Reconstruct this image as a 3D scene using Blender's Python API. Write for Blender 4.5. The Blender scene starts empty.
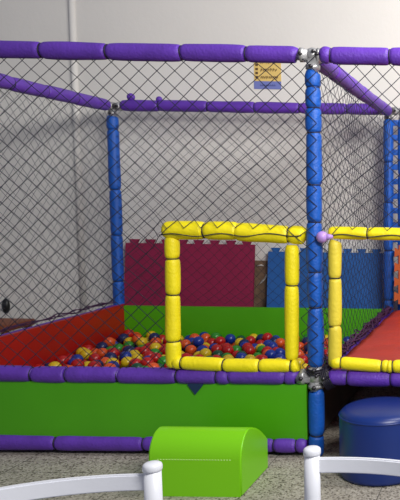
import bpy, bmesh, math, random
import numpy as np
from mathutils import Vector, Matrix, noise

C = bpy.context.scene.collection
S = bpy.context.scene
PI = math.pi
rnd = random.Random(11)

# ------------------------------------------------------------------ camera
CAM = Vector((0.97346, -3.57146, 1.31222))
YAW, PITCH, ROLL = 0.0125147, -0.0889577, 0.0152862
FPX, PX, PY = 717.785, 519.361, 264.667
fwd = Vector((math.sin(YAW) * math.cos(PITCH), math.cos(YAW) * math.cos(PITCH), math.sin(PITCH)))
r0 = fwd.cross(Vector((0, 0, 1))).normalized()
u0 = r0.cross(fwd)
cr = r0 * math.cos(ROLL) + u0 * math.sin(ROLL)
cu = -r0 * math.sin(ROLL) + u0 * math.cos(ROLL)
cam_d = bpy.data.cameras.new('camera')
cam = bpy.data.objects.new('camera', cam_d)
C.objects.link(cam)
M = Matrix((cr, cu, -fwd)).transposed().to_4x4()
M.translation = CAM
cam.matrix_world = M
cam_d.sensor_fit = 'VERTICAL'
cam_d.sensor_height = 24
cam_d.sensor_width = 24 * 0.8
cam_d.lens = FPX / 500 * 24
cam_d.shift_x = (200 - PX) / 500
cam_d.shift_y = (PY - 250) / 500
cam_d.clip_start = 0.05
S.camera = cam

# ------------------------------------------------------------------ light
w = bpy.data.worlds.new('world')
S.world = w
w.use_nodes = True
w.node_tree.nodes['Background'].inputs[0].default_value = (0.80, 0.84, 1.0, 1)
w.node_tree.nodes['Background'].inputs[1].default_value = 0.27


def area(name, loc, target, sx, sy, power, col):
    d = bpy.data.lights.new(name, 'AREA')
    d.shape = 'RECTANGLE'
    d.size, d.size_y, d.energy, d.color = sx, sy, power, col
    o = bpy.data.objects.new(name, d)
    C.objects.link(o)
    o.location = loc
    o.rotation_euler = (Vector(target) - Vector(loc)).to_track_quat('-Z', 'Y').to_euler()
    return o


area('overhead_area_light', (2.1, -3.0, 2.9), (0.5, 2.46, 1.7), 1.3, 0.7, 165, (1.0, 0.975, 0.93))  # main ceiling tubes at front right
area('overhead_area_light', (1.7, -0.3, 3.3), (0.6, 2.4, 1.9), 1.3, 1.2, 96, (1.0, 0.975, 0.93))  # added wash lamp, unseen; brightens the wall, enlarged to blur rail shadows
S.view_settings.view_transform = 'Standard'
S.view_settings.look = 'None'
S.view_settings.gamma = 1
S.view_settings.use_curve_mapping = False
S.view_settings.exposure = 0.0


# ------------------------------------------------------------------ materials
def lin(c):
    return tuple(((x / 255) / 12.92 if x / 255 <= 0.04045 else ((x / 255 + 0.055) / 1.055) ** 2.4) for x in c)


def mat(name, rgb, rough=0.5, metal=0.0, bump=0.0, scale=40.0, var=0.0, vscale=6.0, spec=0.5, stretch=None, coat=0.0):
    m = bpy.data.materials.new(name)
    m.use_nodes = True
    nt = m.node_tree
    b = nt.nodes['Principled BSDF']
    c = lin(rgb)
    b.inputs['Base Color'].default_value = (*c, 1)
    b.inputs['Roughness'].default_value = rough
    b.inputs['Metallic'].default_value = metal
    b.inputs['Specular IOR Level'].default_value = spec
    b.inputs['Coat Weight'].default_value = coat
    tc = nt.nodes.new('ShaderNodeTexCoord')
    mp = nt.nodes.new('ShaderNodeMapping')
    nt.links.new(tc.outputs['Object'], mp.inputs[0])
    if stretch:
        mp.inputs['Scale'].default_value = stretch
    if bump:
        n = nt.nodes.new('ShaderNodeTexNoise')
        n.inputs['Scale'].default_value = scale
        n.inputs['Detail'].default_value = 4
        bp = nt.nodes.new('ShaderNodeBump')
        bp.inputs['Strength'].default_value = bump
        bp.inputs['Distance'].default_value = 0.01
        nt.links.new(mp.outputs[0], n.inputs['Vector'])
        nt.links.new(n.outputs[0], bp.inputs['Height'])
        nt.links.new(bp.outputs[0], b.inputs['Normal'])
    if var:
        n = nt.nodes.new('ShaderNodeTexNoise')
        n.inputs['Scale'].default_value = vscale
        n.inputs['Detail'].default_value = 5
        r = nt.nodes.new('ShaderNodeMapRange')
        r.inputs[1].default_value = 0.3
        r.inputs[2].default_value = 0.7
        r.inputs[3].default_value = 1 - var
        r.inputs[4].default_value = 1 + var
        mx = nt.nodes.new('ShaderNodeVectorMath')
        mx.operation = 'SCALE'
        mx.inputs[0].default_value = c
        nt.links.new(mp.outputs[0], n.inputs['Vector'])
        nt.links.new(n.outputs[0], r.inputs[0])
        nt.links.new(r.outputs[0], mx.inputs['Scale'])
        nt.links.new(mx.outputs[0], b.inputs['Base Color'])
    return m


PURPLE = mat('purple_foam', (94, 52, 168), 0.5, bump=0.35, scale=90, var=0.12, vscale=14)
BLUE = mat('blue_foam', (6, 84, 180), 0.5, bump=0.35, scale=90, var=0.12, vscale=14)
YELLOW = mat('yellow_foam', (240, 222, 12), 0.5, bump=0.3, scale=70, var=0.06, vscale=14)
YELLOW2 = mat('pale_yellow_foam', (226, 205, 60), 0.5, bump=0.3, scale=70, var=0.06, vscale=14)
LILAC = mat('lilac_plastic', (178, 140, 215), 0.4)
TIE = mat('dark_tie', (24, 20, 40), 0.6)
NET = mat('dark_net_cord', (26, 28, 48), 0.8)
NETP = mat('purple_net_cord', (62, 24, 66), 0.7)
STEEL = mat('galvanised_steel', (170, 170, 172), 0.35, 0.5, bump=0.4, scale=60, var=0.25, vscale=30)
BOLT = mat('dark_bolt', (70, 68, 72), 0.4, 0.8)
GREEN = mat('green_vinyl', (74, 164, 8), 0.42, bump=0.12, scale=9, var=0.05, vscale=3)
LIME = mat('lime_vinyl', (124, 205, 12), 0.36, bump=0.05, scale=14)
LIMED = mat('lime_stitch_glint', (205, 240, 150), 0.2)  # near-white colour stands in for a lamp reflection on the stitches
RED = mat('red_vinyl', (165, 16, 12), 0.42, bump=0.15, scale=9, var=0.06, vscale=3)
REDM = mat('red_mat_vinyl', (190, 54, 28), 0.45, bump=0.8, scale=12, var=0.12, vscale=7)
PATCH = mat('navy_patch', (12, 44, 80), 0.6)
STOOL = mat('navy_vinyl', (14, 44, 116), 0.36, bump=0.06, scale=12)
BURG = mat('burgundy_foam', (146, 22, 70), 0.75, bump=0.4, scale=130, var=0.06)
MBLUE = mat('blue_mat_foam', (30, 92, 165), 0.75, bump=0.4, scale=130, var=0.06)
ORANGE = mat('orange_mat_foam', (180, 84, 34), 0.75, bump=0.4, scale=130, var=0.06)
BROWN = mat('brown_board', (120, 96, 76), 0.7, bump=0.4, scale=25, var=0.3, vscale=18)
CHALK = mat('chalk_mark', (205, 200, 195), 0.8)
WHITE = mat('white_plastic', (226, 228, 236), 0.35, bump=0.05, scale=30)
BLACK = mat('black_plastic', (18, 18, 22), 0.4)
BENCH = mat('orange_brown_wood', (128, 66, 34), 0.55, var=0.2, vscale=20)
SIGNY = mat('yellow_paper', (222, 190, 112), 0.8, var=0.06)
SIGNB = mat('blue_ink', (112, 122, 184), 0.8)
INK = mat('brown_ink', (92, 66, 40), 0.8)
DARK = mat('dark_brown_shade', (52, 40, 32), 0.8, var=0.3, vscale=8)  # shade below the platform put into a dark brown
PAD = mat('grey_pit_floor', (60, 60, 70), 0.8)


def floor_mat():
    m = bpy.data.materials.new('terrazzo')
    m.use_nodes = True
    nt = m.node_tree
    b = nt.nodes['Principled BSDF']
    tc = nt.nodes.new('ShaderNodeTexCoord')
    vo = nt.nodes.new('ShaderNodeTexVoronoi')
    vo.inputs['Scale'].default_value = 135
    nt.links.new(tc.outputs['Object'], vo.inputs['Vector'])
    cr_ = nt.nodes.new('ShaderNodeValToRGB')
    sep = nt.nodes.new('ShaderNodeSeparateColor')
    nt.links.new(vo.outputs['Color'], sep.inputs[0])
    nt.links.new(sep.outputs[0], cr_.inputs[0])
    e = cr_.color_ramp
    e.interpolation = 'CONSTANT'
    e.elements[0].position = 0
    e.elements[0].color = (*lin((98, 90, 80)), 1)
    e.elements[1].position = 0.16
    e.elements[1].color = (*lin((165, 158, 146)), 1)
    for p, c in ((0.45, (182, 175, 163)), (0.72, (150, 143, 130)), (0.9, (192, 186, 174))):
        x = e.elements.new(p)
        x.color = (*lin(c), 1)
    # large-scale grime
    n = nt.nodes.new('ShaderNodeTexNoise')
    n.inputs['Scale'].default_value = 2.3
    n.inputs['Detail'].default_value = 5
    nt.links.new(tc.outputs['Object'], n.inputs['Vector'])
    mr = nt.nodes.new('ShaderNodeMapRange')
    mr.inputs[1].default_value, mr.inputs[2].default_value = 0.3, 0.7
    mr.inputs[3].default_value, mr.inputs[4].default_value = 0.8, 1.05
    nt.links.new(n.outputs[0], mr.inputs[0])
    sc = nt.nodes.new('ShaderNodeVectorMath')
    sc.operation = 'SCALE'
    nt.links.new(cr_.outputs[0], sc.inputs[0])
    # tile joints
    sp = nt.nodes.new('ShaderNodeSeparateXYZ')
    nt.links.new(tc.outputs['Object'], sp.inputs[0])

    def M_(op, a, bb=None):
        q = nt.nodes.new('ShaderNodeMath')
        q.operation = op
        for i, v in enumerate((a, bb)):
            if v is None:
                continue
            if isinstance(v, (int, float)):
                q.inputs[i].default_value = v
            else:
                nt.links.new(v, q.inputs[i])
        return q.outputs[0]
    js = []
    for ax, off in ((0, 0.80), (1, 0.86)):
        t = M_('FRACT', M_('DIVIDE', M_('ADD', sp.outputs[ax], off + 10 * 0.6), 0.6))
        js.append(M_('LESS_THAN', t, 0.009))
    j = M_('MAXIMUM', js[0], js[1])
    k = M_('MULTIPLY', mr.outputs[0], M_('SUBTRACT', 1.0, M_('MULTIPLY', j, 0.6)))
    nt.links.new(k, sc.inputs['Scale'])
    nt.links.new(sc.outputs[0], b.inputs['Base Color'])
    b.inputs['Roughness'].default_value = 0.5
    return m


FLOOR = floor_mat()
WALL = mat('painted_wall', (224, 221, 216), 0.85, bump=0.12, scale=30, var=0.03, vscale=1.5)


# ------------------------------------------------------------------ helpers
def obj(name, bm, m, parent=None, smooth=True, label=None):
    me = bpy.data.meshes.new(name)
    bm.normal_update()
    bm.to_mesh(me)
    bm.free()
    for mm in (m if isinstance(m, (list, tuple)) else [m]):
        me.materials.append(mm)
    if smooth:
        for p in me.polygons:
            p.use_smooth = True
    o = bpy.data.objects.new(name, me)
    C.objects.link(o)
    if parent:
        o.parent = parent
    if label:
        o['label'] = label
    return o


def tag(o, label, cat, group=None, kind=None):
    o['label'] = label
    o['category'] = cat
    if group:
        o['group'] = group
    if kind:
        o['kind'] = kind
    return o


def thing(name, label, cat, loc=(0, 0, 0), rz=0, group=None):
    o = bpy.data.objects.new(name, None)
    o.empty_display_size = 0.1
    C.objects.link(o)
    o.location = loc
    o.rotation_euler = (0, 0, rz)
    return tag(o, label, cat, group)


def box(bm, lo, hi, bevel=0.0, seg=2):
    r = bmesh.ops.create_cube(bm, size=1)
    vs = r['verts']
    for v in vs:
        v.co = Vector([(lo[i] + hi[i]) / 2 + v.co[i] * (hi[i] - lo[i]) for i in range(3)])
    if bevel:
        es = list({e for v in vs for e in v.link_edges})
        bmesh.ops.bevel(bm, geom=es, offset=bevel, segments=seg, affect='EDGES', profile=0.6)
    return bm


def frame_of(d):
    d = d.normalized()
    a = Vector((0, 0, 1)) if abs(d.z) < 0.9 else Vector((0, 1, 0))
    x = d.cross(a).normalized()
    return x, d.cross(x).normalized()


def rings(bm, pts, rads, n=20, cap=True, rot=0.0, squash=1.0):
    """a tube through pts with a radius per point"""
    pts = [Vector(p) for p in pts]
    prev = None
    first = None
    X = None
    for i, p in enumerate(pts):
        d = (pts[min(i + 1, len(pts) - 1)] - pts[max(i - 1, 0)])
        if X is None:
            X, Y = frame_of(d)
        else:
            dn = d.normalized()
            X = (X - dn * X.dot(dn)).normalized()
            Y = dn.cross(X)
        ring = [bm.verts.new(p + (X * math.cos(2 * PI * k / n + rot) * squash + Y * math.sin(2 * PI * k / n + rot)) * rads[i]) for k in range(n)]
        if prev:
            for k in range(n):
                bm.faces.new((prev[k], prev[(k + 1) % n], ring[(k + 1) % n], ring[k]))
        else:
            first = ring
        prev = ring
    if cap:
        bm.faces.new(first[::-1])
        bm.faces.new(prev)
    return bm


def tube(bm, a, b, r, n=12):
    return rings(bm, [a, b], [r, r], n)


def torus_tie(bm, c, d, R, r=0.004, n=20, m=6):
    X, Y = frame_of(Vector(d))
    D = Vector(d).normalized()
    rows = []
    for i in range(n):
        a = 2 * PI * i / n
        e = X * math.cos(a) + Y * math.sin(a)
        rows.append([bm.verts.new(Vector(c) + e * (R + r * math.cos(2 * PI * j / m)) + D * (r * 1.2 * math.sin(2 * PI * j / m))) for j in range(m)])
    for i in range(n):
        for j in range(m):
            bm.faces.new((rows[i][j], rows[(i + 1) % n][j], rows[(i + 1) % n][(j + 1) % m], rows[i][(j + 1) % m]))


def padded(name, A, B, r, ties, m, parent, label=None, ends=(0, 0), sag=0.0, lump=0.0025, tie=True, seed=0):
    """foam sleeve from A to B, pinched by ties at the given distances from A; its ties are sub-parts"""
    A, B = Vector(A), Vector(B)
    L = (B - A).length
    d = (B - A) / L
    ties = [t for t in ties if 0.02 < t < L - 0.02]
    marks = [0] + sorted(ties) + [L]
    ss = set()
    for t in marks:
        for q in (-0.024, -0.016, -0.010, -0.005, 0, 0.005, 0.010, 0.016, 0.024):
            if 0 <= t + q <= L:
                ss.add(round(t + q, 4))
    k = 0.0
    while k < L:
        if all(abs(k - t) > 0.03 for t in marks):
            ss.add(round(k, 4))
        k += 0.03
    ss = sorted(ss)
    pts, rads = [], []
    X, Y = frame_of(d)
    for s in ss:
        near = min(abs(s - t) for t in marks)
        f = 1 - 0.19 * math.exp(-(near / 0.008) ** 2) - 0.06 * math.exp(-(near / 0.03) ** 2)
        i = max(j for j in range(len(marks)) if marks[j] <= s + 1e-6)
        # segments sit a little off the axis from one another
        off = Vector((noise.noise(Vector((i * 3.1, seed, 0.3))), noise.noise(Vector((i * 3.1, seed, 5.3))), 0)) * 0.004
        n1 = noise.noise(Vector((s * 6, seed * 7.7, 1.5)))
        pts.append(A + d * s + X * off.x + Y * off.y + Vector((0, 0, -sag * math.sin(PI * s / L))))
        rads.append(r * f + lump * n1)
    o = obj(name, rings(bmesh.new(), pts, rads, 20), m, parent, label=label)
    if tie:
        for t in ties:
            bm = bmesh.new()
            torus_tie(bm, A + d * t + Vector((0, 0, -sag * math.sin(PI * t / L))), d, r * 0.79, 0.0028)
            obj('tie', bm, TIE, o)
    return o


def net(name, origin, U, V, lu, lv, parent, inside=lambda u, v: True, cell=(0.086, 0.080), r=0.0019, amp=0.012, out=0.01, seed=0, m=None, label=None, phase=(0, 0), bulge=None):
    """diamond netting in the rectangle origin + u U + v V; strands run node to node, warped like slack cord"""
    origin, U, V = Vector(origin), Vector(U), Vector(V)
    N = U.cross(V).normalized()
    cu_, cv_ = cell
    bm = bmesh.new()

    def P(a, b):                       # lattice: node (a,b) with a+b even
        u = (a * cu_ / 2 + phase[0])
        v = (b * cv_ / 2 + phase[1])
        q = Vector((u * 1.6, v * 1.6, seed * 3.7))
        q2 = Vector((u * 5.5, v * 5.5, seed * 1.7))
        edge = min(1.0, max(0.0, min(u, lu - u, v, lv - v)) / 0.12)
        du = (noise.noise(q) * 2.2 * amp + noise.noise(q2) * amp * 0.55) * edge
        dv = (noise.noise(q + Vector((9, 9, 9))) * 2.2 * amp + noise.noise(q2 + Vector((4, 4, 4))) * amp * 0.5) * edge
        dn = noise.noise(q * 0.8 + Vector((2, 7, 1))) * out * 2
        if bulge:
            dn += bulge(u, v)
        return u, v, origin + U * (u + du) + V * (v + dv) + N * dn

    na, nb = int(lu / cu_ * 2) + 3, int(lv / cv_ * 2) + 3
    for sgn in (1, -1):
        starts = [(a, 0) for a in range(-nb - 2, na + nb + 2)]
        for a0, b0 in starts:
            if a0 % 2:
                continue
            run = []
            for k in range(nb + 1):
                u, v, p = P(a0 + sgn * k, k)
                ok = -1e-4 <= u <= lu + 1e-4 and -1e-4 <= v <= lv + 1e-4 and inside(u, v)
                if ok:
                    run.append(p)
                if (not ok or k == nb) and run:
                    if len(run) > 1:
                        rings(bm, run, [r] * len(run), 4, cap=False)
                    run = []
    return obj(name, bm, m or NET, parent, label=label)


def rope(bm, pts, r, n=6):
    return rings(bm, pts, [r] * len(pts), n)


# ------------------------------------------------------------------ the room
W, D, H, ZL, ZB = 2.168, 2.184, 2.0, 0.4106, 0.045
YW = 2.46                                       # face of the back wall

o = obj('floor', box(bmesh.new(), (-6, -6, -0.1), (6, 4, 0)), FLOOR, smooth=False); o['kind'] = 'structure'
o = obj('wall_back', box(bmesh.new(), (-6, YW, 0), (6, YW + 0.15, 3.6)), WALL, smooth=False); o['kind'] = 'structure'
bm = bmesh.new()
rings(bm, [(-2.615, YW, 0), (-2.615, YW, 3.6)], [0.026, 0.026], 16)
o = obj('trim_1', bm, WALL); o['kind'] = 'structure'

# ------------------------------------------------------------------ the play cage
cage = thing('ball_pit_cage', 'padded purple and blue tube cage with netting around the ball pit', 'ball pit cage')


def off(lst, a):
    return [x - a for x in lst]


# rails along x at the front (y = 0)
e = 0.075
padded('rail', (-W + e, 0, H), (-0.075, 0, H), 0.0425, off([-1.94, -1.62, -1.304, -0.987, -0.631, -0.318], -W + e), PURPLE, cage, seed=1)
padded('rail', (0.04, 0, H), (W - e, 0, H), 0.0425, off([0.088, 0.374, 0.70, 1.03, 1.38, 1.72], 0.04), PURPLE, cage, seed=2)
padded('rail', (-W + e, 0, ZL), (-0.092, 0, ZL), 0.0415, off([-1.86, -1.62, -1.418, -1.243, -0.988, -0.693, -0.493, -0.432, -0.156], -W + e), PURPLE, cage, seed=3, sag=0.004)
padded('rail', (0.065, 0, ZL), (W - e, 0, ZL), 0.0415, off([0.161, 0.378, 0.71, 1.02, 1.38, 1.72], 0.065), PURPLE, cage, seed=4, sag=0.004)
padded('rail', (-W + e, 0, ZB + 0.012), (-0.05, 0, ZB + 0.012), 0.040, off([-1.75, -1.313, -0.869, -0.45, -0.212, -0.10], -W + e), PURPLE, cage, seed=5)
# rails along x at the back
padded('rail', (-W + e, D, H + 0.01), (-0.07, D, H + 0.01), 0.045, off([-1.80, -1.42, -1.05, -0.70, -0.33], -W + e), PURPLE, cage, seed=6)
padded('rail', (0.14, D, H + 0.01), (W - e, D, H + 0.01), 0.045, off([0.5, 0.9, 1.3, 1.7], 0.14), PURPLE, cage, seed=7)
padded('rail', (-W + e, D, ZL - 0.035), (-0.05, D, ZL - 0.035), 0.036, [0.4, 0.8, 1.2, 1.6], PURPLE, cage, seed=8)
padded('rail', (0.05, D, ZL - 0.03), (W - e, D, ZL - 0.03), 0.036, [0.4, 0.8, 1.2, 1.6], PURPLE, cage, seed=9)
# rails running from front to back
padded('rail', (-W, 0.08, H), (-W, D - 0.08, H), 0.046, [0.3, 0.62, 0.95, 1.28, 1.62], PURPLE, cage, seed=10, sag=0.006)
padded('rail', (0.0, 0.07, H - 0.005), (0.0, D - 0.08, H - 0.005), 0.044, [0.30, 0.66, 1.0, 1.35, 1.7], PURPLE, cage, seed=11, sag=0.006)
padded('rail', (W, 0.08, H), (W, D - 0.08, H), 0.044, [0.4, 0.8, 1.2, 1.6], PURPLE, cage, seed=12)
padded('rail', (-W, 0.06, ZL - 0.006), (-W, D - 0.06, ZL - 0.006), 0.036, [0.3, 0.7, 1.1, 1.5, 1.8], PURPLE, cage, seed=13)
padded('rail', (0, 0.07, ZL - 0.022), (0, D - 0.06, ZL - 0.022), 0.029, [0.25, 0.5, 0.8, 1.1, 1.4, 1.7], PURPLE, cage, seed=14)
padded('rail', (W, 0.06, ZL), (W, D - 0.06, ZL), 0.036, [0.4, 0.8, 1.2, 1.6], PURPLE, cage, seed=15)

# upright posts
T0 = [1.844, 1.748, 1.627, 1.374, 1.191, 0.942, 0.766]
padded('post', (0, 0, 0.465), (0, 0, 1.92), 0.0385, off(T0, 0.465), BLUE, cage, seed=20, lump=0.004)
padded('post', (0, 0, 0.0), (0, 0, 0.345), 0.039, [0.11], BLUE, cage, seed=21)
for x in (-W, W):
    padded('post', (x, 0, 0), (x, 0, 1.93), 0.0385, [0.3, 0.5, 0.8, 1.1, 1.4, 1.7], BLUE, cage, seed=22 + x)
padded('post', (-W, D, 0), (-W, D, 1.925), 0.043, [0.62, 0.99, 1.35, 1.82], BLUE, cage, seed=25)
padded('post', (-0.005, D, 0), (-0.005, D, 1.93), 0.040, [0.5, 0.9, 1.28, 1.6], BLUE, cage, seed=26)
padded('post', (W, D, 0), (W, D, 1.92), 0.040, [0.5, 0.9, 1.28, 1.6], BLUE, cage, seed=27)
pb = padded('post', (0.108, D, 0), (0.108, D, 1.93), 0.040, [0.4, 0.75, 1.1, 1.5], BLUE, cage, seed=28)
for z in [0.62 + 0.115 * i for i in range(12)]:
    obj('link_strap', box(bmesh.new(), (0.025, D - 0.012, z), (0.078, D + 0.006, z + 0.045), 0.004), BLUE, cage)


# steel joints
def clamp(c, arms, s=1.0):
    """a pipe joint: a bolted sleeve along every arm"""
    c = Vector(c)
    bm = bmesh.new()
    for dx, L in arms:
        dv = Vector(dx)
        rings(bm, [c - dv * 0.02 * s, c + dv * L * 0.55, c + dv * L * 0.56, c + dv * L * 0.80, c + dv * L * 0.81, c + dv * L],
              [0.030 * s, 0.030 * s, 0.035 * s, 0.035 * s, 0.026 * s, 0.026 * s], 16)
    bmesh.ops.create_uvsphere(bm, u_segments=16, v_segments=10, radius=0.036 * s, matrix=Matrix.Translation(c))
    o = obj('joint', bm, STEEL, cage, label='bolted grey steel pipe joint')
    for dx, L in arms:
        bm = bmesh.new()
        dv = Vector(dx)
        q = c + dv * L * 0.68
        fy = Vector((0, -1, 0)) if abs(dv.y) < 0.5 else Vector((1, 0, 0))
        rings(bm, [q + fy * 0.028 * s, q + fy * 0.046 * s], [0.010 * s, 0.009 * s], 6)
        obj('bolt', bm, BOLT, o)
    bm = bmesh.new()
    rings(bm, [c + Vector((0.012, -0.03, 0.012)) * s, c + Vector((0.012, -0.047, 0.012)) * s], [0.009, 0.008], 6)
    obj('bolt', bm, BOLT, o)


clamp((0, 0, H), [((-1, 0, 0), 0.075), ((1, 0, 0), 0.045), ((0, 0, -1), 0.085), ((0, 1, 0), 0.08)])
clamp((0, 0, ZL), [((-1, 0, 0), 0.095), ((1, 0, 0), 0.070), ((0, 0, -1), 0.07), ((0, 0, 1), 0.06), ((0, 1, 0), 0.07)], 1.12)
for x, y in ((-W, D), (-0.005, D), (-W, 0), (W, 0), (W, D)):
    arms = [((0, 0, -1), 0.08), ((0, 1 if y == 0 else -1, 0), 0.09)]
    if x < W - 0.1:
        arms.append(((1, 0, 0), 0.085))
    if x > -W + 0.1:
        arms.append(((-1, 0, 0), 0.085))
    clamp((x, y, H), arms)
clamp((0.108, D, H), [((0, 0, -1), 0.08), ((1, 0, 0), 0.05)])

# dark lashings round the lower front joint
bm = bmesh.new()
for k in range(5):
    pts = []
    for i in range(25):
        a = 2 * PI * i / 24
        pts.append((0.045 + 0.008 * k - 0.02 * math.sin(a), -0.046 * math.cos(a), ZL + 0.004 * k + 0.055 * math.sin(a) - 0.01))
    rope(bm, pts, 0.0035)
for k in range(3):
    pts = [(0.044 * math.cos(a) , 0.044 * math.sin(a), 0.462 - 0.012 * k + 0.01 * math.sin(a)) for a in [2 * PI * i / 24 for i in range(25)]]
    rope(bm, pts, 0.0035)
obj('lashing', bm, TIE, cage, label='dark cord lashing around the steel joint')

# the yellow doorway frames
YF = -0.004


def doorway(x0, x1, zt, tj, tl, ts, mj0, mj1, sd):
    if x0 is not None:
        padded('door_jamb', (x0, YF, 0.455), (x0, YF, zt - 0.035), 0.0365, tj, mj0, cage, seed=sd, label='yellow padded doorway upright')
    if x1 is not None:
        padded('door_jamb', (x1, YF, 0.445), (x1, YF, zt - 0.05), 0.0365, [0.05, 0.44] if x0 is not None and sd < 40 else [0.3], mj1, cage, seed=sd + 1, label='yellow padded doorway upright')
    return


padded('door_jamb', (-0.712, YF, 0.455), (-0.700, YF, 1.105), 0.0365, [0.13, 0.365, 0.545], YELLOW, cage, seed=30, label='yellow padded doorway upright')
padded('door_jamb', (-0.118, YF, 0.50), (-0.112, YF, 1.075), 0.034, [0.375], YELLOW, cage, seed=31, label='yellow padded doorway upright')
padded('door_lintel', (-0.738, YF - 0.002, 1.139), (-0.375, YF - 0.002, 1.141), 0.046, [0.20], YELLOW, cage, seed=32, label='yellow padded bar across the doorway top')
padded('door_lintel', (-0.385, YF - 0.002, 1.138), (-0.045, YF - 0.002, 1.122), 0.046, [0.26], YELLOW, cage, seed=33, label='yellow padded bar across the doorway top')
padded('door_sill', (-0.705, YF - 0.01, 0.478), (-0.085, YF - 0.01, 0.470), 0.035, [0.04, 0.25, 0.43, 0.585], YELLOW, cage, seed=34, label='yellow padded bar across the doorway foot', sag=0.006)
padded('door_jamb', (0.094, YF, 0.47), (0.103, YF, 1.10), 0.033, [0.20, 0.445], YELLOW2, cage, seed=40, label='pale yellow padded doorway upright')
padded('door_jamb', (1.00, YF, 0.47), (1.00, YF, 1.10), 0.033, [0.20, 0.445], YELLOW2, cage, seed=41, label='pale yellow padded doorway upright')
padded('door_lintel', (0.075, YF - 0.002, 1.140), (1.04, YF - 0.002, 1.140), 0.032, [0.19, 0.40, 0.65, 0.85], YELLOW, cage, seed=42, label='yellow padded bar across the doorway top', sag=0.004)
padded('door_sill', (0.085, YF - 0.01, 0.492), (0.37, YF - 0.01, 0.470), 0.033, [0.045, 0.25], YELLOW, cage, seed=43, label='yellow padded bar across the doorway foot')
padded('door_sill', (0.36, YF - 0.01, 0.472), (1.0, YF - 0.01, 0.476), 0.035, [0.03, 0.25, 0.45], YELLOW, cage, seed=44, label='yellow padded bar across the doorway foot')

# small round knobs
for c, r, m, l in (((0.050, -0.048, 1.120), 0.029, LILAC, 'pale lilac round knob'), ((-2.02, D, H + 0.075), 0.030, PURPLE, 'purple round knob'), ((-1.80, D, H + 0.060), 0.024, PURPLE, 'purple round knob')):
    bm = bmesh.new()
    bmesh.ops.create_uvsphere(bm, u_segments=20, v_segments=14, radius=r, matrix=Matrix.Translation(c))
    if m is LILAC:
        rings(bm, [Vector(c) + Vector((0.02, 0, 0)), Vector(c) + Vector((0.05, 0.01, 0.003))], [0.018, 0.008], 12)
    else:
        rings(bm, [Vector(c) - Vector((0, 0, 0.05)), Vector(c)], [0.012, 0.012], 10)
    obj('knob', bm, m, cage, label=l)


# vinyl panels
def panel(name, A, U, V, N, lu, lv, th, m, label, bulge=0.006, seed=0):
    A, U, V, N = map(Vector, (A, U, V, N))
    bm = bmesh.new()
    nu, nv = max(8, int(lu / 0.06)), 10
    gr = []
    for side in (0, 1):
        rows = []
        for j in range(nv + 1):
            row = []
            for i in range(nu + 1):
                u, v = i / nu, j / nv
                k = (math.sin(PI * v) ** 0.6 if 0 < v < 1 else 0)
                n_ = noise.noise(Vector((u * lu * 3, v * lv * 2.5, seed))) * 0.006 * k + bulge * k
                row.append(bm.verts.new(A + U * u * lu + V * v * lv + N * ((th / 2 + n_) if side == 0 else -th / 2)))
            rows.append(row)
        gr.append(rows)
    for side, rows in enumerate(gr):
        for j in range(nv):
            for i in range(nu):
                f = (rows[j][i], rows[j][i + 1], rows[j + 1][i + 1], rows[j + 1][i])
                bm.faces.new(f if side == 0 else f[::-1])
    a, b = gr
    for i in range(nu):
        bm.faces.new((b[0][i], b[0][i + 1], a[0][i + 1], a[0][i]))
        bm.faces.new((a[nv][i], a[nv][i + 1], b[nv][i + 1], b[nv][i]))
    for j in range(nv):
        bm.faces.new((a[j][0], a[j + 1][0], b[j + 1][0], b[j][0]))
        bm.faces.new((b[j][nu], b[j + 1][nu], a[j + 1][nu], a[j][nu]))
    bmesh.ops.recalc_face_normals(bm, faces=bm.faces)
    o = obj(name, bm, m, cage, label=label)
    mod = o.modifiers.new('edge', 'EDGE_SPLIT')
    mod.split_angle = 1.0
    return o


fp = panel('side_panel', (-W + 0.03, 0.0, 0.088), (1, 0, 0), (0, 0, 1), (0, -1, 0), W - 0.075, 0.286, 0.024, GREEN, 'green vinyl panel between the front rails', seed=1)
panel('side_panel', (-W + 0.058, 0.05, 0.03), (0, 1, 0), (0, 0, 1), (1, 0, 0), D - 0.08, 0.413, 0.03, RED, 'red vinyl side panel', seed=2)
panel('side_panel', (-W + 0.045, D - 0.055, 0.03), (1, 0, 0), (0, 0, 1), (0, -1, 0), W - 0.09, 0.402, 0.03, GREEN, 'green vinyl rear panel', seed=3)
panel('side_panel', (-0.055, 0.05, 0.03), (0, 1, 0), (0, 0, 1), (-1, 0, 0), D - 0.12, 0.34, 0.03, DARK, 'panel under the dividing net, painted dark for shade', seed=4)
panel('side_panel', (0.06, D - 0.06, 0.02), (1, 0, 0), (0, 0, 1), (0, -1, 0), W - 0.1, 0.33, 0.03, DARK, 'added dark brown sheet for the shade under the platform', seed=5)  # added sheet that reads as the dark space beneath the mat
# navy diamond hanging below the rail
bm = bmesh.new()
cx, cz, s = -0.598, 0.358, 0.040
f = [bm.verts.new((cx + dx, -0.027 + (0.004 if dz > 0 else 0), cz + dz)) for dx, dz in ((-s, 0.01), (0, -0.040), (s, 0.01), (0.026, 0.022), (-0.026, 0.022))]
g = [bm.verts.new(v.co + Vector((0, 0.004, 0))) for v in f]
bm.faces.new(f); bm.faces.new(g[::-1])
for i in range(5):
    bm.faces.new((f[i], g[i], g[(i + 1) % 5], f[(i + 1) % 5]))
bmesh.ops.recalc_face_normals(bm, faces=bm.faces)
obj('patch', bm, PATCH, cage, smooth=False, label='small dark navy pointed patch')
obj('pit_floor', box(bmesh.new(), (-W + 0.08, 0.04, 0.005), (-0.08, D - 0.08, 0.10), 0.01), PAD, cage)


# netting
def door_left(u, v):        # front left net: keep out of the doorway
    x, z = -W + u, 0.43 + v
    return not (-0.735 < x < -0.085 and z < 1.125)


def door_right(u, v):
    x, z = u + 0.043, 0.43 + v
    return not (0.115 < x < 1.0 and z < 1.125)


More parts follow.
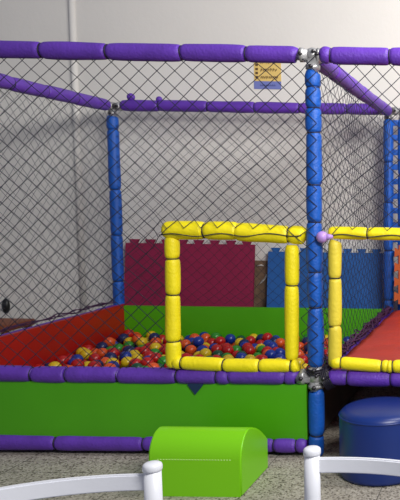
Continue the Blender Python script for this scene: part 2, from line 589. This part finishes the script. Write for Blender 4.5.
def drape_left(u, v):
    x, z = -W + u, 0.43 + v
    k = math.exp(-(x / 0.05) ** 4) * 0.032
    if -0.78 < x < -0.04:
        k = max(k, 0.045 * math.exp(-((z - 1.14) / 0.055) ** 4))
    return k


def drape_right(u, v):
    u += 0.043
    k = math.exp(-(u / 0.05) ** 4) * 0.032
    if 0.06 < u < 1.05:
        k = max(k, 0.030 * math.exp(-((v + 0.43 - 1.13) / 0.05) ** 4))
    return k


net('net', (-W, -0.012, 0.43), (1, 0, 0), (0, 0, 1), W + 0.043, H - 0.43, cage, door_left, seed=1, bulge=drape_left, out=0.004, amp=0.011, label='front diamond netting around the left doorway')
net('net', (0.043, -0.012, 0.43), (1, 0, 0), (0, 0, 1), W - 0.043, H - 0.43, cage, door_right, seed=2, bulge=drape_right, out=0.004, amp=0.011, label='front diamond netting around the right doorway')
net('net', (-W, 0, 0.43), (0, 1, 0), (0, 0, 1), D, H - 0.43, cage, seed=3, amp=0.02, out=0.02, r=0.0014, label='netting on the left side')
net('net', (-W, D - 0.03, 0.45), (1, 0, 0), (0, 0, 1), W, H - 0.45, cage, seed=4, amp=0.014, out=0.012, r=0.0013, label='rear netting of the ball pit')
net('net', (0.0, D - 0.03, 0.45), (1, 0, 0), (0, 0, 1), W, H - 0.45, cage, seed=5, amp=0.014, out=0.012, r=0.0013, label='rear netting of the right bay')
net('net', (0, 0, 0.43), (0, 1, 0), (0, 0, 1), D, H - 0.43, cage, seed=6, amp=0.022, out=0.02, r=0.0013, label='dividing net between the two bays')
net('net', (W, 0, 0.43), (0, 1, 0), (0, 0, 1), D, H - 0.43, cage, seed=7, amp=0.015, out=0.012, label='netting on the right side')
# hem cords along the lintels and the bottom of the divider
bm = bmesh.new()
pts = [(-0.74 + i * 0.03, -0.053 + 0.003 * math.sin(i * 1.3), 1.118 + 0.007 * math.sin(i * 0.8) + (0.012 * i / 24)) for i in range(24)]
rope(bm, pts, 0.0028)
obj('net_hem', bm, NET, cage, label='dark cord along the doorway top')
bm = bmesh.new()
pts = [(0.09 + i * 0.03, -0.040 + 0.003 * math.sin(i * 1.3), 1.128 + 0.006 * math.sin(i * 0.8)) for i in range(33)]
rope(bm, pts, 0.0028)
obj('net_hem', bm, NET, cage, label='dark cord along the doorway top')
bm = bmesh.new()
for k in range(14):
    pts = []
    for i in range(70):
        y = 0.08 + i * 0.029
        pts.append((0.020 + 0.030 * noise.noise(Vector((y * 7, k * 3.3, 0))) * 2, y, 0.452 + 0.026 * noise.noise(Vector((y * 8, k * 5.1, 4))) * 1.8))
    rope(bm, pts, 0.004, 5)
obj('net_hem', bm, NETP, cage, label='bunched dark purple hem of the dividing net')
bm = bmesh.new()
for k in range(4):
    pts = []
    for i in range(70):
        y = 0.08 + i * 0.029
        pts.append((-W + 0.008 + 0.02 * noise.noise(Vector((y * 6, k * 3.3, 8))) * 2, y, 0.468 + 0.012 * noise.noise(Vector((y * 6, k * 5.1, 2))) * 1.8))
    rope(bm, pts, 0.0035, 5)
obj('net_hem', bm, NETP, cage, label='bunched dark purple hem of the left net')

# ------------------------------------------------------------------ raised red mat in the right bay
bm = bmesh.new()
nx, ny = 40, 40
x0, x1, y0, y1 = 0.05, W - 0.05, 0.055, D - 0.075
top, bot = [], []
for j in range(ny + 1):
    rt, rb = [], []
    for i in range(nx + 1):
        x, y = x0 + (x1 - x0) * i / nx, y0 + (y1 - y0) * j / ny
        ed = min(i, nx - i, j, ny - j) / nx
        z = 0.425 + 0.03 * min(1, ed * 8) ** 0.5 + 0.010 * noise.noise(Vector((x * 3, y * 4.5, 0))) + 0.006 * noise.noise(Vector((x * 9, y * 12, 3)))
        rt.append(bm.verts.new((x, y, z)))
        rb.append(bm.verts.new((x, y, 0.365)))
    top.append(rt); bot.append(rb)
for j in range(ny):
    for i in range(nx):
        bm.faces.new((top[j][i], top[j][i + 1], top[j + 1][i + 1], top[j + 1][i]))
        bm.faces.new((bot[j][i], bot[j + 1][i], bot[j + 1][i + 1], bot[j][i + 1]))
for i in range(nx):
    bm.faces.new((bot[0][i], bot[0][i + 1], top[0][i + 1], top[0][i]))
    bm.faces.new((top[ny][i], top[ny][i + 1], bot[ny][i + 1], bot[ny][i]))
    bm.faces.new((top[i][0], top[i + 1][0], bot[i + 1][0], bot[i][0]))
    bm.faces.new((bot[i][nx], bot[i + 1][nx], top[i + 1][nx], top[i][nx]))
bmesh.ops.recalc_face_normals(bm, faces=bm.faces)
tag(obj('platform_mat', bm, REDM), 'wrinkled red vinyl mat on the raised platform of the right bay', 'mat')


# ------------------------------------------------------------------ puzzle mats
def puzzle_mat(name, w_, h_, th, m, label, base, lean, rz=0, teeth=8, teeth_h=0, cat='foam mat', top=True):
    """interlocking foam mat standing on its bottom edge, leaning back by lean radians"""
    bm = bmesh.new()
    p = w_ / teeth
    d, q = 0.032, 0.008

    def edge(a, b, n, outw):
        a, b = Vector(a), Vector(b)
        if n == 0:
            return [a]
        L = (b - a) / n
        out = []
        dl = L.normalized()
        for i in range(n):
            s = a + L * i
            c1, c2 = s + L * 0.25, s + L * 0.75
            out += [s, c1 + dl * q, c1 - dl * q + outw * d, c2 + dl * q + outw * d, c2 - dl * q]
        return out
    V2 = Vector
    t = d if top else 0
    pts = []
    pts += edge((0, d, 0), (w_, d, 0), teeth, V2((0, -1, 0)))
    pts += edge((w_, d, 0), (w_, h_ - t, 0), teeth_h, V2((1, 0, 0)))
    if top:
        pts += edge((w_, h_ - t, 0), (0, h_ - t, 0), teeth, V2((0, 1, 0)))
    else:
        pts += [V2((w_, h_, 0)), V2((0, h_, 0))]
    pts += edge((0, h_ - t, 0), (0, d, 0), teeth_h, V2((-1, 0, 0)))
    f = bm.faces.new([bm.verts.new(p_) for p_ in pts])
    r = bmesh.ops.extrude_face_region(bm, geom=[f])
    for v in r['geom']:
        if isinstance(v, bmesh.types.BMVert):
            v.co.z -= th
    bmesh.ops.recalc_face_normals(bm, faces=bm.faces)
    bm.transform(Matrix.Rotation(PI / 2, 4, 'X'))
    bm.transform(Matrix.Rotation(-lean, 4, 'X'))
    o = obj(name, bm, m, smooth=False)
    o.location = base
    o.rotation_euler = (0, 0, rz)
    return tag(o, label, cat)


LEAN = 0.125
puzzle_mat('foam_mat', 1.06, 0.955, 0.025, BURG, 'burgundy interlocking foam mat leaning against the wall behind the pit', (-2.21, 2.275, 0.0), LEAN)
puzzle_mat('foam_mat', 0.95, 0.90, 0.025, MBLUE, 'blue interlocking foam mat leaning against the wall, right of the burgundy one', (-1.035, 2.275, 0.0), LEAN)
puzzle_mat('foam_mat', 0.60, 0.53, 0.025, ORANGE, 'orange foam mat standing on the red platform at the right', (0.092, D - 0.13, 0.452), 0.05, teeth=5, teeth_h=4)

# brown board between the mats
br = thing('wooden_board', 'scuffed brown board standing between the burgundy and blue mats', 'board', (-1.11, 2.441, 0))
bm = box(bmesh.new(), (-0.20, -0.008, 0.0), (0.20, 0.012, 0.78), 0.004)
obj('panel', bm, BROWN, br, smooth=False)
bm = bmesh.new()
pts = [(-0.025, -0.010, 0.575), (0.0, -0.011, 0.60), (0.03, -0.011, 0.63), (0.045, -0.010, 0.655), (0.035, -0.010, 0.665)]
rings(bm, pts, [0.003, 0.007, 0.008, 0.009, 0.004], 8)
obj('chalk_mark', bm, CHALK, br, label='white scuff mark')
bm = bmesh.new()
rings(bm, [(-0.035, -0.010, 0.735), (0.0, -0.010, 0.742), (0.02, -0.010, 0.735)], [0.003, 0.007, 0.003], 8)
obj('chalk_mark', bm, CHALK, br, label='white scuff mark')

# ------------------------------------------------------------------ notice on the wall
sg = thing('wall_notice', 'small yellow paper notice with a blue lower band on the wall', 'notice', (-1.041, YW, 2.195))
obj('paper', box(bmesh.new(), (-0.110, -0.004, 0.0), (0.110, 0, 0.30)), SIGNY, sg, smooth=False)
obj('border', box(bmesh.new(), (-0.111, -0.006, -0.001), (0.111, -0.003, 0.062)), SIGNB, sg, smooth=False, label='blue band along the bottom')
bm = bmesh.new()
r2 = random.Random(4)
for row, (z, hgt) in enumerate(((0.215, 0.020), (0.155, 0.026), (0.095, 0.026))):
    x = -0.055
    while x < 0.080:
        wd = r2.uniform(0.006, 0.016)
        zz = z + r2.uniform(-0.003, 0.003)
        k = r2.random()
        pts = [(x, -0.006, zz - hgt / 2), (x + wd * 0.4, -0.006, zz + hgt / 2 * (1 if k > 0.4 else 0.2)), (x + wd * 0.7, -0.006, zz - hgt * 0.2), (x + wd, -0.006, zz + hgt * 0.3)]
        rings(bm, pts, [0.0026] * 4, 5)
        x += wd + 0.006
    obj('lettering', bm, INK, sg, smooth=False)
    bm = bmesh.new()
for z in (0.085, 0.118, 0.150, 0.183, 0.215, 0.25):
    box(bm, (-0.098, -0.007, z), (-0.078, -0.004, z + 0.018))
obj('lettering', bm, INK, sg, smooth=False)
bm = bmesh.new()
x = -0.06
while x < 0.06:
    rings(bm, [(x, -0.008, 0.022), (x + 0.006, -0.008, 0.036), (x + 0.011, -0.008, 0.024)], [0.0018] * 3, 5)
    x += 0.016
obj('lettering', bm, mat('dark_blue_ink', (52, 58, 120), 0.8), sg, smooth=False)

# small black fitting and bench at far left
wf = thing('wall_socket', 'small black oval fitting low on the wall at the far left', 'wall fitting', (-3.262, YW, 0.365))
bm = bmesh.new()
bmesh.ops.create_uvsphere(bm, u_segments=20, v_segments=12, radius=1)
bm.transform(Matrix.Diagonal((0.032, 0.03, 0.065, 1)))
obj('cover', bm, BLACK, wf)
bm = bmesh.new()
for dz in (-0.02, 0.02):
    rings(bm, [(0, -0.027, dz), (0, -0.034, dz)], [0.008, 0.007], 10)
obj('socket', bm, BOLT, wf)
bench = thing('low_bench', 'low orange brown wooden bench outside the left net', 'bench', (-3.19, 2.05, 0))
obj('bench_top', box(bmesh.new(), (-0.35, -0.16, 0.255), (0.33, 0.16, 0.305), 0.008), BENCH, bench)
for sx in (-1, 1):
    for sy in (-1, 1):
        obj('leg', box(bmesh.new(), (sx * 0.29 - 0.02, sy * 0.13 - 0.02, 0), (sx * 0.29 + 0.02, sy * 0.13 + 0.02, 0.26), 0.004), BENCH, bench)

# ------------------------------------------------------------------ green arch block
blk = thing('soft_play_block', 'lime green vinyl arch block standing on the floor before the pit', 'soft play block', (-0.385, -0.345, 0))
prof = [(-0.172, 0.0)]
z1, z2, hd, yp = 0.162, 0.279, 0.172, -0.072
prof.append((-hd, z1))
for i in range(1, 13):
    a = PI / 2 * i / 12
    prof.append((yp - (yp + hd) * math.cos(a), z1 + (z2 - z1) * math.sin(a)))
for i in range(1, 13):
    t = i / 12
    prof.append((yp + (hd - yp) * t, z2 - (z2 - 0.150) * (0.72 * t ** 1.25 + 0.28 * t ** 3)))
prof += [(0.172, 0.0)]
bm = bmesh.new()
hw = 0.197
a = [bm.verts.new((-hw - 0.010, y, z)) for y, z in prof]
b = [bm.verts.new((hw, y, z)) for y, z in prof]
n = len(prof)
ends = [bm.faces.new(a), bm.faces.new(b[::-1])]
for i in range(n):
    bm.faces.new((a[i], b[i], b[(i + 1) % n], a[(i + 1) % n]))
bmesh.ops.recalc_face_normals(bm, faces=bm.faces)
es = [e_ for f_ in bm.faces if len(f_.verts) > 4 for e_ in f_.edges]
bmesh.ops.bevel(bm, geom=list(set(es)), offset=0.007, segments=3, affect='EDGES')
body = obj('cover', bm, LIME, blk)
body.modifiers.new('edge', 'EDGE_SPLIT').split_angle = 1.1
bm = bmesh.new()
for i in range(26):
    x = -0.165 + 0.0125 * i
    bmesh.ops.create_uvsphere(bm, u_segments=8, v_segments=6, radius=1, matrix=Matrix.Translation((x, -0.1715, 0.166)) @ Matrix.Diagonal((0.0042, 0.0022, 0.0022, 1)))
obj('stitch_glint', bm, LIMED, blk, label='pale lamp glint painted along a row of stitches')  # beads paint the dotted highlight along the seam

# ------------------------------------------------------------------ stool
st = thing('round_stool', 'dark blue round vinyl stool in front of the right bay', 'stool', (0.372, -0.200, 0))
R, Ht = 0.203, 0.322
pr = [(0.0, 0.0), (R - 0.02, 0.0), (R - 0.006, 0.006), (R, 0.02), (R, 0.10), (R, 0.2), (R, Ht - 0.035), (R - 0.003, Ht - 0.020), (R - 0.014, Ht - 0.008), (R - 0.035, Ht), (R * 0.6, Ht + 0.008), (R * 0.3, Ht + 0.012), (0.0, Ht + 0.013)]


def lathe(bm, pr, n=64):
    prev = None
    for (r, z) in pr:
        if r < 1e-6:
            ring = [bm.verts.new((0, 0, z))]
        else:
            ring = [bm.verts.new((r * math.cos(2 * PI * k / n), r * math.sin(2 * PI * k / n), z)) for k in range(n)]
        if prev:
            for k in range(n):
                k2 = (k + 1) % n
                if len(prev) == 1:
                    bm.faces.new((prev[0], ring[k2], ring[k]))
                elif len(ring) == 1:
                    bm.faces.new((prev[k], prev[k2], ring[0]))
                else:
                    bm.faces.new((prev[k], prev[k2], ring[k2], ring[k]))
        prev = ring
    bmesh.ops.recalc_face_normals(bm, faces=bm.faces)
    return bm


obj('cushion', lathe(bmesh.new(), pr), STOOL, st)
bm = bmesh.new()
torus_tie(bm, (0, 0, Ht - 0.030), (0, 0, 1), R + 0.0005, 0.0035, 64, 8)
obj('piping', bm, STOOL, st)


# ------------------------------------------------------------------ white chairs
def chair(A, ang, label):
    """A: position of the post at local origin; the back runs along local +x to the other post and bows toward local +y"""
    t = thing('white_chair', label, 'chair', (A[0], A[1], 0), ang, 'white chairs in the foreground')
    c, sag = 0.44, 0.06

    def back(u, k=1.0):
        return c * u, sag * 4 * u * (1 - u) * k
    for u in (0, 1):
        x, _ = back(u)
        bm = bmesh.new()
        zs = [0, 0.1, 0.3, 0.45, 0.6, 0.70, 0.786]
        rings(bm, [(x, -0.06 * max(0, (0.45 - z)) / 0.45 * -1, z) for z in zs], [0.017, 0.017, 0.018, 0.018, 0.0175, 0.0165, 0.0155], 20)
        leg = obj('leg', bm, WHITE, t)
        bm = bmesh.new()
        prc = [(0.0, 0.783), (0.0150, 0.783), (0.0172, 0.785), (0.0178, 0.788), (0.0178, 0.793), (0.0165, 0.797), (0.0130, 0.7995), (0.006, 0.801), (0.0, 0.8015)]
        lathe(bm, prc, 24)
        bm.transform(Matrix.Translation((x, 0, 0)))
        obj('cap', bm, WHITE, leg)
    for z0, z1, nm in ((0.7455, 0.7775, 'top_rail'), (0.60, 0.64, 'back_slat'), (0.50, 0.54, 'back_slat')):
        bm = bmesh.new()
        prev = None
        for i in range(33):
            x, y = back(i / 32)
            th = 0.006
            r4 = [bm.verts.new((x, y - th, z0)), bm.verts.new((x, y + th, z0)), bm.verts.new((x, y + th, z1)), bm.verts.new((x, y - th, z1))]
            if prev:
                for k in range(4):
                    bm.faces.new((prev[k], prev[(k + 1) % 4], r4[(k + 1) % 4], r4[k]))
            prev = r4
        bmesh.ops.recalc_face_normals(bm, faces=bm.faces)
        bmesh.ops.bevel(bm, geom=[e_ for e_ in bm.edges if abs(e_.verts[0].co.z - e_.verts[1].co.z) < 1e-5 and abs(e_.verts[0].co.x - e_.verts[1].co.x) > 1e-3], offset=0.0025, segments=2, affect='EDGES')
        obj(nm, bm, WHITE, t).modifiers.new('edge', 'EDGE_SPLIT').split_angle = 0.35
    bm = box(bmesh.new(), (-0.005, -0.34, 0.425), (c + 0.005, 0.005, 0.455), 0.012, 3)
    for v in bm.verts:
        if v.co.y < -0.2:
            v.co.x = c / 2 + (v.co.x - c / 2) * 0.76
    obj('seat', bm, WHITE, t)
    for x in (0.085, c - 0.085):
        obj('leg', rings(bmesh.new(), [(x, -0.32, 0), (x, -0.31, 0.43)], [0.015, 0.018], 16), WHITE, t)
    return t


# left chair: its right-hand post is the one in view, so mirror the run of the back
def chair_at(P, ang, label, mirror=False):
    ch = chair((0, 0), 0, label)
    if mirror:
        for o_ in ch.children_recursive:
            me = o_.data
            for v in me.vertices:
                v.co.x = -v.co.x
            me.flip_normals()
    ch.location = (P[0], P[1], 0)
    ch.rotation_euler = (0, 0, ang)
    return ch


chair_at((0.290, -2.222), math.radians(31), 'white chair back with a curved top rail before the left bay, nearest the green block', True)
chair_at((0.570, -2.127), math.radians(-22), 'white chair back with a curved top rail in front of the blue stool')

# ------------------------------------------------------------------ balls
BR = 0.0395
cols = [('red', (196, 26, 24)), ('orange', (238, 92, 34)), ('yellow', (236, 200, 30)), ('green', (50, 150, 44)), ('dark green', (16, 84, 56)), ('blue', (28, 56, 160)), ('navy blue', (22, 34, 96))]
wts = [26, 15, 15, 13, 10, 12, 9]
bmats = [mat(n_.replace(' ', '_') + '_ball', tuple(q_ * 0.9 for q_ in c_), 0.3) for n_, c_ in cols]
r3 = random.Random(5)
X0, X1, Y0, Y1 = -W + 0.085 + BR, -0.085 - BR, 0.03 + BR, D - 0.085 - BR
grid = {}
balls = []
G = 2 * BR


def zrest(x, y):
    z = 0.10 + BR
    gx, gy = int(x / G + 100), int(y / G + 100)
    for i in (-1, 0, 1):
        for j in (-1, 0, 1):
            for (bx, by, bz) in grid.get((gx + i, gy + j), ()):
                d2 = (bx - x) ** 2 + (by - y) ** 2
                if d2 < G * G:
                    z = max(z, bz + math.sqrt(G * G - d2))
    return z


while True:
    best = None
    for _ in range(9):
        x, y = r3.uniform(X0, X1), r3.uniform(Y0, Y1)
        z = zrest(x, y)
        hz = (0.266 if x < -1.0 else 0.266 - 0.045 * min(1, (x + 1.0) / 0.4)) + 0.035 * noise.noise(Vector((x * 2.2, y * 2.2, 3))) + 0.015 * min(1, max(-1, (x + 1.7)))
        if z < hz and (best is None or z < best[2]):
            best = (x, y, z)
    if best is None:
        break
    # let it roll to the lowest spot nearby
    x, y, z = best
    for st_ in (0.02, 0.01, 0.005, 0.002):
        for _ in range(14):
            a = r3.uniform(0, 2 * PI)
            x2, y2 = x + st_ * math.cos(a), y + st_ * math.sin(a)
            if X0 < x2 < X1 and Y0 < y2 < Y1:
                z_ = zrest(x2, y2)
                if z_ < z:
                    x, y, z = x2, y2, z_
    balls.append((x, y, z))
    grid.setdefault((int(x / G + 100), int(y / G + 100)), []).append((x, y, z))
    if len(balls) > 3200:
        break

# how large each ball shows past its neighbours and the front rails
SC = 3
Wd, Hg = 400 * SC, 500 * SC
ids = -np.ones((Hg, Wd), dtype=int)
info = []
for i, b_ in enumerate(balls):
    q = Vector(b_) - CAM
    dz = q.dot(fwd)
    info.append((dz, (PX + FPX * q.dot(cr) / dz) * SC, (PY - FPX * q.dot(cu) / dz) * SC, BR * FPX / dz * SC, i))
for dz, sx, sy, sr, i in sorted(info, reverse=True):
    xa, xb, ya, yb = int(max(0, sx - sr)), int(min(Wd, sx + sr + 1)), int(max(0, sy - sr)), int(min(Hg, sy + sr + 1))
    if xa >= xb or ya >= yb:
        continue
    yy, xx = np.mgrid[ya:yb, xa:xb]
    ids[ya:yb, xa:xb][(xx - sx) ** 2 + (yy - sy) ** 2 < sr * sr] = i
for xa, xb, ya in ((0, 163, 365), (163, 306, 357), (306, 322, 300), (322, 400, 365)):
    ids[ya * SC:, xa * SC:xb * SC] = -1
ids[:, 165 * SC:178 * SC] = -1
ids[:, 286 * SC:299 * SC] = -1
cnt = np.bincount(ids[ids >= 0].ravel(), minlength=len(balls))
order = np.argsort(-cnt)
shown = [int(i) for i in order[:300] if cnt[i] > 0]
print('balls', len(balls), 'visible', int((cnt > 0).sum()))
ball_me = []
for m in bmats:
    bm = bmesh.new()
    bmesh.ops.create_uvsphere(bm, u_segments=24, v_segments=16, radius=BR)
    me = bpy.data.meshes.new('play_ball')
    bm.to_mesh(me)
    bm.free()
    me.materials.append(m)
    for p in me.polygons:
        p.use_smooth = True
    ball_me.append(me)
sel = set(shown)
for i in shown:
    k = r3.choices(range(len(cols)), wts)[0]
    x, y, z = balls[i]
    dxp = [t for t in info[i:i + 1]][0][1] / SC
    place = 'left of the yellow doorway' if dxp < 172 else ('seen through the yellow doorway' if dxp < 292 else 'by the blue post, right of the doorway')
    o = bpy.data.objects.new('play_ball', ball_me[k])
    C.objects.link(o)
    o.location = (x, y, z)
    o.rotation_euler = (r3.uniform(0, 3), r3.uniform(0, 3), 0)
    tag(o, '%s plastic ball in the pit, %s' % (cols[k][0], place), 'ball', '%s balls in the pit, %s' % (cols[k][0], place))
bm = bmesh.new()
for i, (x, y, z) in enumerate(balls):
    if i in sel:
        continue
    if len(grid) and z < 0.16:
        continue
    r = bmesh.ops.create_icosphere(bm, subdivisions=2, radius=BR, matrix=Matrix.Translation((x, y, z)))
    k = r3.choices(range(len(cols)), wts)[0]
    for f_ in {f_ for v in r['verts'] for f_ in v.link_faces}:
        f_.material_index = k
tag(obj('play_balls', bm, bmats), 'remaining mixed coloured plastic balls filling the pit', 'balls', kind='stuff')
